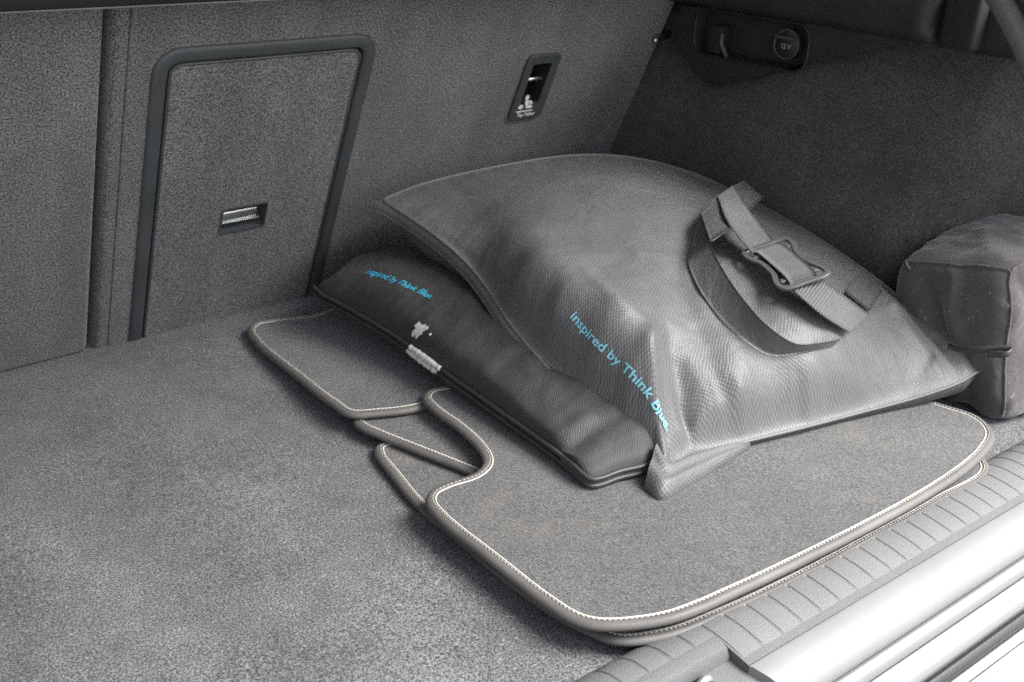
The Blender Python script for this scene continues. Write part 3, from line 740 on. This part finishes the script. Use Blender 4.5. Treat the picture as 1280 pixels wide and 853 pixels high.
# white residue smears
def smear(c_px, r, n=22, seed=1):
    rnd = random.Random(seed); c = hit_px(tp, *c_px); ring = []
    for i in range(n):
        a = 2 * math.pi * i / n; k = r * rnd.uniform(.55, 1.15); ring.append((c.x + k * math.cos(a), c.y + k * math.sin(a) * 1.3))
    n0 = tp.find_nearest(c)[1]; n0 = n0 if n0.z > 0 else -n0; e1 = n0.orthogonal().normalized(); e2 = n0.cross(e1); V = [c + n0 * .0016]
    for a_, b_ in ring:
        p = c + e1 * (a_ - c.x) + e2 * (b_ - c.y); h_, n_, *_ = tp.find_nearest(p); n_ = n_ if n_.z > 0 else -n_; V.append(h_ + n_ * .0006)
    return mesh('white_smear', [np.array(p) - PO for p in V], [(0, i + 1, (i + 1) % n + 1) for i in range(n)], 'residue', po)
smear((525, 413), .0112, 30, 4); smear((538, 418), .0020, 8, 6)
parts = []
i0 = int(np.argmin([np.hypot(*(np.array([640 + FPX * (RC.T @ (p - C0))[0] / (RC.T @ (p - C0))[2], CY + FPX * (RC.T @ (p - C0))[1] / (RC.T @ (p - C0))[2]]) - [508, 436])) for p in zp]))
i1 = int(np.argmin([np.hypot(*(np.array([640 + FPX * (RC.T @ (p - C0))[0] / (RC.T @ (p - C0))[2], CY + FPX * (RC.T @ (p - C0))[1] / (RC.T @ (p - C0))[2]]) - [556, 468])) for p in zp]))
for j, (dz, a0, a1) in enumerate(((.0036, i0 + 2, i1 - 1), (-.0042, i0, i1 - 3))):
    seg = zp[min(a0, a1):max(a0, a1)] - PO; ow = outw[min(a0, a1):max(a0, a1)]
    P = catmull(seg + ow * .0020 + [0, 0, dz + .0003], 40)
    Vv, Ff = sweep(P, circ(1, 7)); Vv = Vv.reshape(40, 7, 3); rr_ =   .0030 + .0013 * np.array([noise.noise((i * .31, j * 9, 0)) for i in range(40)]) + .0012 * np.sin(np.linspace(0, np.pi, 40)); rr_[0] = rr_[-1] = .0004
    Vv = P[:, None] + (Vv - P[:, None]) * rr_[:, None, None]; parts.append((Vv.reshape(-1, 3), Ff))
V, F = join(parts); mesh('white_smear', V, F, 'residue', po)

# ---- large bag
bo = thing('nylon_bag', 'large grey-black waffle nylon bag with carry strap and blue lettering', 'bag', (1.0, .75, .04))
BO = np.array([1.0, .75, .04])
left = [(834, 600, .042), (812, 572, .047), (795, 560, .052), (730, 505, .078), (680, 455, .100), (640, 408, .120), (610, 362, .138), (580, 326, .150), (540, 292, .162), (505, 268, .172), (478, 250, .182)]
frontE = [(834, 600, .042), (850, 580, .044), (870, 568, .046), (930, 553, .046), (1000, 536, .046), (1080, 515, .047), (1150, 496, .050), (1200, 478, .056), (1226, 462, .064)]
rightE = [(1226, 462, .064), (1204, 436, .082), (1150, 392, .106), (1090, 345, .128), (1020, 297, .150), (960, 262, .166), (900, 231, .180), (868, 217, .188)]
backE = [(478, 250, .182), (520, 233, .187), (580, 217, .194), (640, 205, .200), (690, 197, .204), (730, 194, .206), (770, 195, .205), (820, 203, .198), (868, 217, .188)]
to3 = lambda L: np.array([at(*p) for p in L])
N = 190
cF, cB, cL, cR = catmull(to3(frontE), N), catmull(to3(backE), N), catmull(to3(left), N), catmull(to3(rightE), N)
G = coons(cF, cB, cL, cR)
ctrl = [tuple(p) for c in (cF, cB, cL, cR) for p in c[::9]]
inner = [(632, 258, .199), (634, 300, .190), (650, 345, .174), (585, 258, .180), (570, 285, .168), (605, 300, .172), (690, 400, .150), (740, 450, .126), (780, 500, .098), (700, 300, .200), (740, 350, .184), (715, 250, .212), (800, 230, .212),
         (800, 290, .204), (790, 370, .180), (850, 330, .182), (860, 260, .198), (826, 425, .146), (940, 400, .146), (1050, 400, .138), (1100, 400, .122), (1000, 330, .162), (930, 300, .178), (1050, 460, .100), (890, 470, .112), (930, 515, .080), (1020, 505, .072)]
ctrl += [tuple(at(*p)) for p in inner]
tps = TPS(ctrl, 2e-6)
q = G[..., :2].reshape(-1, 2); Z = tps(q)
def fold(path, amp, wd, skew=0):
    """a ridge (amp > 0) or crease (amp < 0) along a path given as photo points with heights"""
    global Z
    P = np.array([at(*p)[:2] for p in path]); P = catmull(P, 30) if len(P) > 2 else P
    d, fr, sd = segdist(q, P); env = np.sin(np.pi * np.clip(fr * .9 + .05, 0, 1)) ** .7
    ww = wd * (1 + skew * sd); Z = Z + amp * env * np.exp(-(d / ww) ** 2)
fold([(826, 420, .146), (813, 470, .118), (818, 520, .086), (830, 575, .055)], .020, .011, -.35)
fold([(838, 445, .13), (852, 490, .10), (862, 540, .065)], -.019, .015)
fold([(868, 562, .05), (900, 520, .08), (950, 490, .10)], .006, .012)
fold([(1128, 372, .125), (1160, 412, .1), (1200, 452, .075)], -.012, .009, .3)
fold([(1108, 372, .126), (1138, 420, .1), (1172, 464, .07)], .007, .012)
fold([(850, 300, .185), (850, 350, .175), (885, 410, .155), (940, 450, .125)], -.006, .018)
fold([(900, 545, .055), (960, 528, .058), (1030, 512, .062)], -.004, .010)
fold([(1060, 440, .11), (1100, 462, .09), (1150, 470, .07)], -.004, .012)
fold([(872, 556, .055), (858, 520, .08), (846, 480, .11)], -.006, .007)
fold([(900, 470, .115), (915, 505, .09), (905, 540, .06)], -.006, .010)
fold([(1085, 400, .128), (1120, 385, .12), (1140, 395, .11)], .004, .009)
fold([(560, 228, .19), (600, 235, .198), (660, 225, .203)], -.004, .012)
fold([(720, 330, .19), (780, 400, .165), (826, 425, .146)], .004, .012)
fold([(760, 400, .165), (800, 420, .152), (815, 450, .13)], -.004, .010)
Z = Z + nz(q, 8, 1) * .0030 + nz(q, 19, 2) * .0020 + (.5 - np.abs(nz(q, 13, 7))) * .0035 + nz(q, 50, 4) * .0006
G = G.copy(); uu = np.linspace(0, 1, N)[:, None] * np.ones((1, N)); vv = np.ones((N, 1)) * np.linspace(0, 1, N)[None]
edge = np.minimum(np.minimum(uu, 1 - uu), np.minimum(vv, 1 - vv)); wgt = np.clip(edge / .035, 0, 1); wgt = wgt * wgt * (3 - 2 * wgt)
run = np.where(np.minimum(uu, 1 - uu) < np.minimum(vv, 1 - vv), vv, uu)
pk = np.array([noise.noise((t * 42, 0, 3.3)) + .6 * noise.noise((t * 95, 0, 8.8)) for t in run.ravel()]).reshape(N, N)
Z = Z + (pk * np.exp(-(edge / .055) ** 1.3) * .0030).ravel()
G[..., 2] = G[..., 2] * (1 - wgt) + Z.reshape(N, N) * wgt
pil = pillow(uu, vv, .35)
def rest(qq):
    z = np.full(len(qq), TOPM - .002)
    for i, (x, y) in enumerate(qq):
        hit, *_ = tp.ray_cast(Vector((x, y, 1)), Vector((0, 0, -1)))
        if hit: z[i] = max(z[i], hit.z + .0005)
        elif y > .92: z[i] = .03
    return z
Bz = coons(cF, cB, cL, cR); sub = 5
Bt = Bz.copy(); rz = rest(Bz[..., :2].reshape(-1, 2)).reshape(N, N)
Bt[..., 2] = np.maximum(Bz[..., 2] - .17 * pil, np.minimum(rz, Bz[..., 2] - .0008))
ctr = Bt[..., :2].reshape(-1, 2).mean(0)
UVb = np.stack([uu * .54, vv * .58], -1)
bag_mesh('top_panel', G - BO, UVb, N, N, 'bag', bo); bag_mesh('bottom_panel', Bt - BO, UVb, N, N, 'bag', bo, True)
rimB = np.vstack([cF[:-1], cR[:-1], cB[::-1][:-1], cL[::-1][:-1]])
tube('seam', catmull(rimB[::4], 500, closed=True) - BO, .0019, 'bag', bo, closed=True, n=7)
lo = cL + np.array([-.006, .003, -.013]) ; lo[-12:] += np.outer(np.linspace(0, 1, 12), [-.012, .018, 0.004]); lo[:30] = cL[:30] + np.linspace(0, 1, 30)[:, None] * (lo[:30] - cL[:30])
Sh = np.stack([cL * (1 - t) + lo * t + np.array([-.0025, 0, 0]) * math.sin(math.pi * t) for t in np.linspace(0, 1, 7)], 1)
uvh = np.stack(np.meshgrid(np.linspace(0, .6, N), np.linspace(0, .014, 7), indexing='ij'), -1)
bag_mesh('hem', Sh - BO, uvh, N, 7, 'bag', bo)
tube('seam', catmull(lo[::5], 120) - BO, .0016, 'bag', bo, n=7)
tb = on_panel(G, N, N)
# folded corner tucked below the front seam
rowA = catmull([at(822, 560, .058), at(836, 582, .048), at(862, 572, .046), at(900, 560, .045), at(936, 553, .045)], 40)
rowB = catmull([at(806, 606, .043), at(826, 622, .041), at(858, 606, .041), at(900, 580, .041), at(938, 556, .042)], 40)
rows = []
for t in np.linspace(0, 1, 14):
    r = rowA * (1 - t) + rowB * t; r[:, 2] += (.015 + .004 * math.sin(t * 9)) * math.sin(math.pi * min(1, t * .9 + .08)) * np.linspace(1, .1, 40) ** .8; rows.append(r)
rows.append(rowB - [0, 0, .004]); Gc = np.array(rows)
uvc = np.stack(np.meshgrid(np.linspace(0, .06, 15), np.linspace(0, .14, 40), indexing='ij'), -1)
bag_mesh('tucked_corner', Gc - BO, uvc, 15, 40, 'bag', bo, True)
lettering('blue_lettering', 'inspired by Think Blue.', tb, [(713, 397), (740, 428), (772, 458), (802, 488), (818, 512), (832, 540)], .0150, 'cyan_pale', bo, BO, .016, .0016)

# carry strap: a wide waffle loop standing on edge, a ribbed adjuster web with a buckle, sewn tabs
def surf(px, py, d=0):
    h = hit_px(tb, px, py); return np.array(h) + [0, 0, d]
def ribbon(name, E0, E1, mat, parent, org, t=.0016, n=90, nw=9, uvs=(1, 1), corr=0, pitch=.004, belly=0):
    e0, e1 = catmull(E0, n), catmull(E1, n); W = np.linspace(0, 1, nw)[None, :, None]
    S = e0[:, None] * (1 - W) + e1[:, None] * W
    du = np.gradient(S, axis=0); dv = np.gradient(S, axis=1); nn = np.cross(du, dv); nn /= np.maximum(np.linalg.norm(nn, axis=2, keepdims=True), 1e-9)
    L = np.r_[0, np.cumsum(np.linalg.norm(np.diff((e0 + e1) / 2, axis=0), axis=1))]
    if nn[..., 2].mean() < 0: nn = -nn
    S = S + nn * (belly * np.sin(np.pi * W))
    hgt = (corr * np.cos(2 * np.pi * L / pitch))[:, None, None] * nn
    A, Bm = S + nn * t / 2 + hgt, S - nn * t / 2 + hgt * .5
    V = np.vstack([A.reshape(-1, 3), Bm.reshape(-1, 3)]) - org; k = n * nw
    F = grid_faces(n, nw) + grid_faces(n, nw, k, True)
    rim = [i * nw for i in range(n)] + [(n - 1) * nw + j for j in range(1, nw)] + [i * nw + nw - 1 for i in range(n - 2, -1, -1)] + [j for j in range(nw - 2, 0, -1)]
    m = len(rim); F += [(rim[i], rim[(i + 1) % m], rim[(i + 1) % m] + k, rim[i] + k) for i in range(m)]
    wd = np.linalg.norm(e1 - e0, axis=1).mean()
    uv = np.stack([L[:, None] * np.ones((1, nw)), np.ones((n, 1)) * np.linspace(0, wd, nw)[None]], -1).reshape(-1, 2)
    return mesh(name, V, F, mat, parent, uv=np.vstack([uv, uv]))
def pz(px, py, base, d):                        # point over the bag surface: height of the surface at `base` plus d
    return at(px, py, hit_px(tb, *base).z + d)
up_ = [(877, 268), (877, 282), (886, 302), (901, 332), (927, 371), (960, 407), (993, 429), (1022, 429), (1050, 424)]
lo_ = [(862, 312), (861, 331), (866, 345), (878, 368), (900, 397), (930, 423), (962, 442), (1000, 440), (1042, 432)]
ribbon('strap_loop', [pz(*a, b, d) for a, b, d in zip(up_, lo_, (.031, .031, .030, .029, .027, .023, .018, .012, .008))],
       [pz(*b, b, .0015) for b in lo_], 'strap', bo, BO, .0018, 120, 12)
z0 = hit_px(tb, 862, 312).z + .031
ribbon('strap_turn', [at(877, 268, z0), at(884, 260, z0 + .003), at(893, 248, z0 + .002), at(915, 234, z0 - .004), at(930, 226, z0 - .010)],
       [at(888, 302, z0 - .001), at(898, 296, z0 + .002), at(911, 286, z0 + .001), at(938, 262, z0 - .006), at(953, 247, z0 - .012)], 'strap', bo, BO, .0018, 50, 9)
wl = [(897, 247), (915, 286), (944, 321), (990, 362), (1026, 393), (1062, 416)]
wu = [(916, 233), (938, 267), (968, 301), (1016, 341), (1050, 366), (1087, 393)]
hz = (z0 + .0045, z0 + .002, None, None, None, None)
dd = (0, 0, .016, .013, .009, .005)
WL, WU = [], []
for i, (a, b) in enumerate(zip(wl, wu)):
    if hz[i]: WL.append(at(*a, hz[i])); WU.append(at(*b, hz[i] - .004))
    else:
        zz_ = hit_px(tb, (a[0] + b[0]) / 2, (a[1] + b[1]) / 2).z + dd[i]; WL.append(at(*a, zz_)); WU.append(at(*b, zz_ - .002))
for i in range(2, 6):                           # square the web across its run
    j0, j1 = max(2, i - 1), min(5, i + 1); tx = np.array(WL[j1]) - WL[j0]; tx /= np.linalg.norm(tx)
    f0 = (at(*wu[i], WL[i][2]) - WL[i]) @ tx; f1 = (at(*wu[i], WL[i][2] + .01) - WL[i]) @ tx
    dz_ = -f0 / (f1 - f0) * .01; WU[i] = at(*wu[i], WL[i][2] + max(-.022, min(.012, dz_))); print('dz', dz_)
ribbon('adjuster_web', WL, WU, 'webbing', bo, BO, .0016, 420, 7, corr=.0010, pitch=.0037)
c0 = (np.array(WL[2]) + WU[2]) / 2; c1 = (np.array(WL[3]) + WU[3]) / 2; c2 = (np.array(WL[4]) + WU[4]) / 2
bc = c0 * .38 + c1 * .62 - 0 * c2; ax = c1 - c0; ax /= np.linalg.norm(ax); ac = np.array(WL[3]) - WU[3]; ac -= ax * (ac @ ax); ac /= np.linalg.norm(ac); an = np.cross(ax, ac); an = an if an[2] > 0 else -an
bc = (c0 + c1) / 2 + ax * .004
wid = abs((np.array(WL[3]) - WU[3]) @ ac); print('web width', wid, 'seg', np.linalg.norm(c1 - c0))
def bl(a, c, n): return bc + ax * a + ac * c + an * n - BO
HL, HW = np.linalg.norm(c1 - c0) * .5, wid * .5 + .004
buck = []
rim = catmull([(x * HL, y * HW) for x, y in ((-.85, 1.34), (-.62, 1.24), (-.38, 1.06), (0, 1.0), (.38, 1.06), (.62, 1.24), (.85, 1.34), (1.06, 1.26), (1.12, .95), (1.12, 0), (1.12, -.95), (1.06, -1.26), (.85, -1.34), (.62, -1.24), (.38, -1.06), (0, -1.0), (-.38, -1.06), (-.62, -1.24), (-.85, -1.34), (-1.06, -1.26), (-1.12, -.95), (-1.12, 0), (-1.12, .95), (-1.06, 1.26))], 120, closed=True)
P = np.array([bl(a, c, .0042) for a, c in rim])
V, F = sweep(P, [(x * .0036, y * .0019) for x, y in ((-1, -.5), (-.75, -1), (.75, -1), (1, -.5), (1, .5), (.75, 1), (-.75, 1), (-1, .5))], closed=True, up=an); o = mesh('buckle_frame', V, F, 'buckle', bo); o.data.set_sharp_from_angle(angle=RAD(35))
for a in (-.72, .72):
    V, F = sweep(np.array([bl(a * HL, -HW * 1.06, .0030), bl(a * HL, HW * 1.06, .0030)]), [(x * .0034, y * .0019) for x, y in ((-1, -.5), (-.7, -1), (.7, -1), (1, -.5), (1, .5), (.7, 1), (-.7, 1), (-1, .5))], up=an); o = mesh('buckle_bar', V, F, 'buckle', bo); o.data.set_sharp_from_angle(angle=RAD(35))
# second layer of web laid over the buckle bars
def wb(a, c, n): return bl(a, c, n) + BO
s_ = [-1.02, -.78, -.5, 0, .5, .78, 1.0]; h_ = [.0022, .0066, .0078, .0080, .0078, .0066, .0020]
ribbon('adjuster_web', [wb(a * HL, wid * .46, n) for a, n in zip(s_, h_)], [wb(a * HL, -wid * .46, n) for a, n in zip(s_, h_)], 'webbing', bo, BO, .0016, 220, 7, corr=.0010, pitch=.0037)
# sewn tabs on the bag
def tab(pxs, lift, name='sewn_tab'):
    P = [surf(*p, l) for p, l in zip(pxs, lift)]
    ribbon(name, [P[0], (P[0] + P[1]) / 2 + [0, 0, .002], P[1]], [P[3], (P[3] + P[2]) / 2 + [0, 0, .002], P[2]], 'strap', bo, BO, .002, 24, 9)
tab([(1055, 372), (1078, 345), (1103, 366), (1086, 392)], (.008, .003, .002, .004))
# pull cord at the bag's far corner
P = catmull([at(1186, 432, .098), at(1200, 437, .105), at(1225, 437, .114), at(1250, 435, .121), at(1264, 437, .122), at(1258, 443, .119), at(1235, 443, .112)], 50)
V, F = sweep(P, [(-.0012, -.0036), (.0012, -.0036), (.0012, .0036), (-.0012, .0036)]); mesh('pull_cord', V - BO, F, 'piping', bo)

# ---- brown-grey cloth bag standing in the cubby
kb = thing('cloth_bag', 'brown-grey cloth bag with seams standing in the corner beside the wheel arch', 'bag', (1.34, .5, 0))
KO = np.array([1.34, .5, 0])
base = np.array([(1.256, .424), (1.258, .572), (1.46, .605), (1.48, .385)])       # near-left, far-left, far-right, near-right
topc = np.array([(1.252, .460, .204), (1.262, .602, .166), (1.45, .60, .212), (1.47, .440, .222)])
CRUMP = [((1.25, .56, .15), (1.25, .47, .03), -.012, .012), ((1.25, .53, .17), (1.25, .50, .06), .008, .010), ((1.25, .58, .08), (1.25, .50, .02), -.010, .012), ((1.27, .46, .18), (1.36, .43, .05), -.008, .012), ((1.28, .50, .205), (1.36, .55, .21), .010, .016)]
b3 = [np.array([*p, .002]) for p in base]
bm = bmesh.new(); vs = [bm.verts.new(p) for p in b3] + [bm.verts.new(p) for p in topc]
for f in ((3, 2, 1, 0), (4, 5, 6, 7), (0, 1, 5, 4), (1, 2, 6, 5), (2, 3, 7, 6), (3, 0, 4, 7)): bm.faces.new([vs[i] for i in f])
bmesh.ops.recalc_face_normals(bm, faces=bm.faces)
bmesh.ops.subdivide_edges(bm, edges=bm.edges, cuts=47, use_grid_fill=True)
for _ in range(85): bmesh.ops.smooth_vert(bm, verts=bm.verts, factor=.5, use_axis_x=True, use_axis_y=True, use_axis_z=True)
bm.normal_update(); cc = np.mean(np.vstack([b3, topc]), 0); new = []
for v in bm.verts:
    p = v.co; n_ = v.normal
    e = max(0, 1 - 1.0 * max(abs((p.z - .10) / .11) ** 5, 0))
    d = .007 * e + (1 if p.z < .16 else .45) * (.008 * noise.noise((p.x * 13, p.y * 13, p.z * 9)) + .005 * (1 - abs(noise.noise((p.x * 22 + 3, p.y * 22, p.z * 15))) * 2)) + .0015 * noise.noise((p.x * 60, p.y * 60, p.z * 60))
    for a_, b_, amp, wd in CRUMP:
        a_, b_ = Vector(a_), Vector(b_); t = max(0, min(1, (p - a_).dot(b_ - a_) / (b_ - a_).length_squared)); r_ = (p - (a_ + (b_ - a_) * t)).length
        d += amp * math.exp(-(r_ / wd) ** 2)
    new.append(p + n_ * d)
for v, p in zip(bm.verts, new): v.co = (p.x - KO[0], p.y - KO[1], max(.001, p.z))
from_bm('body', bm, 'cloth', kb)
from mathutils.bvhtree import BVHTree
_bd = [o for o in kb.children if o.name.startswith('body')][0].data
tk = BVHTree.FromPolygons([v.co.copy() for v in _bd.vertices], [tuple(p.vertices) for p in _bd.polygons])
def cseam(*P):
    Q = [tk.find_nearest(Vector(p)) for p in catmull(np.array(P), 60) - KO]
    tube('seam', catmull(np.array([q_[0] + q_[1] * .0008 for q_ in Q])[::3], 60), .0017, 'cloth', kb, n=6)
mid = (b3[0] + topc[0]) / 2
cseam(topc[0], mid + [-.004, -.004, 0], b3[0]); cseam(topc[0], (topc[0] + topc[3]) / 2 + [0, -.002, .002], topc[3]); cseam(topc[0], (topc[0] + topc[1]) / 2 + [-.003, 0, .004], topc[1])
hz_, hn_, *_ = tk.find_nearest(Vector(topc[1] + [-.01, -.006, 0] - KO)); hz_ = np.array(hz_); hn_ = np.array(hn_)
tube('zip_slider', catmull([hz_ + hn_ * .001 + [0, .004, .004], hz_ + hn_ * .004, hz_ + hn_ * .004 + [0, -.006, -.006]], 12), .0022, 'buckle', kb)
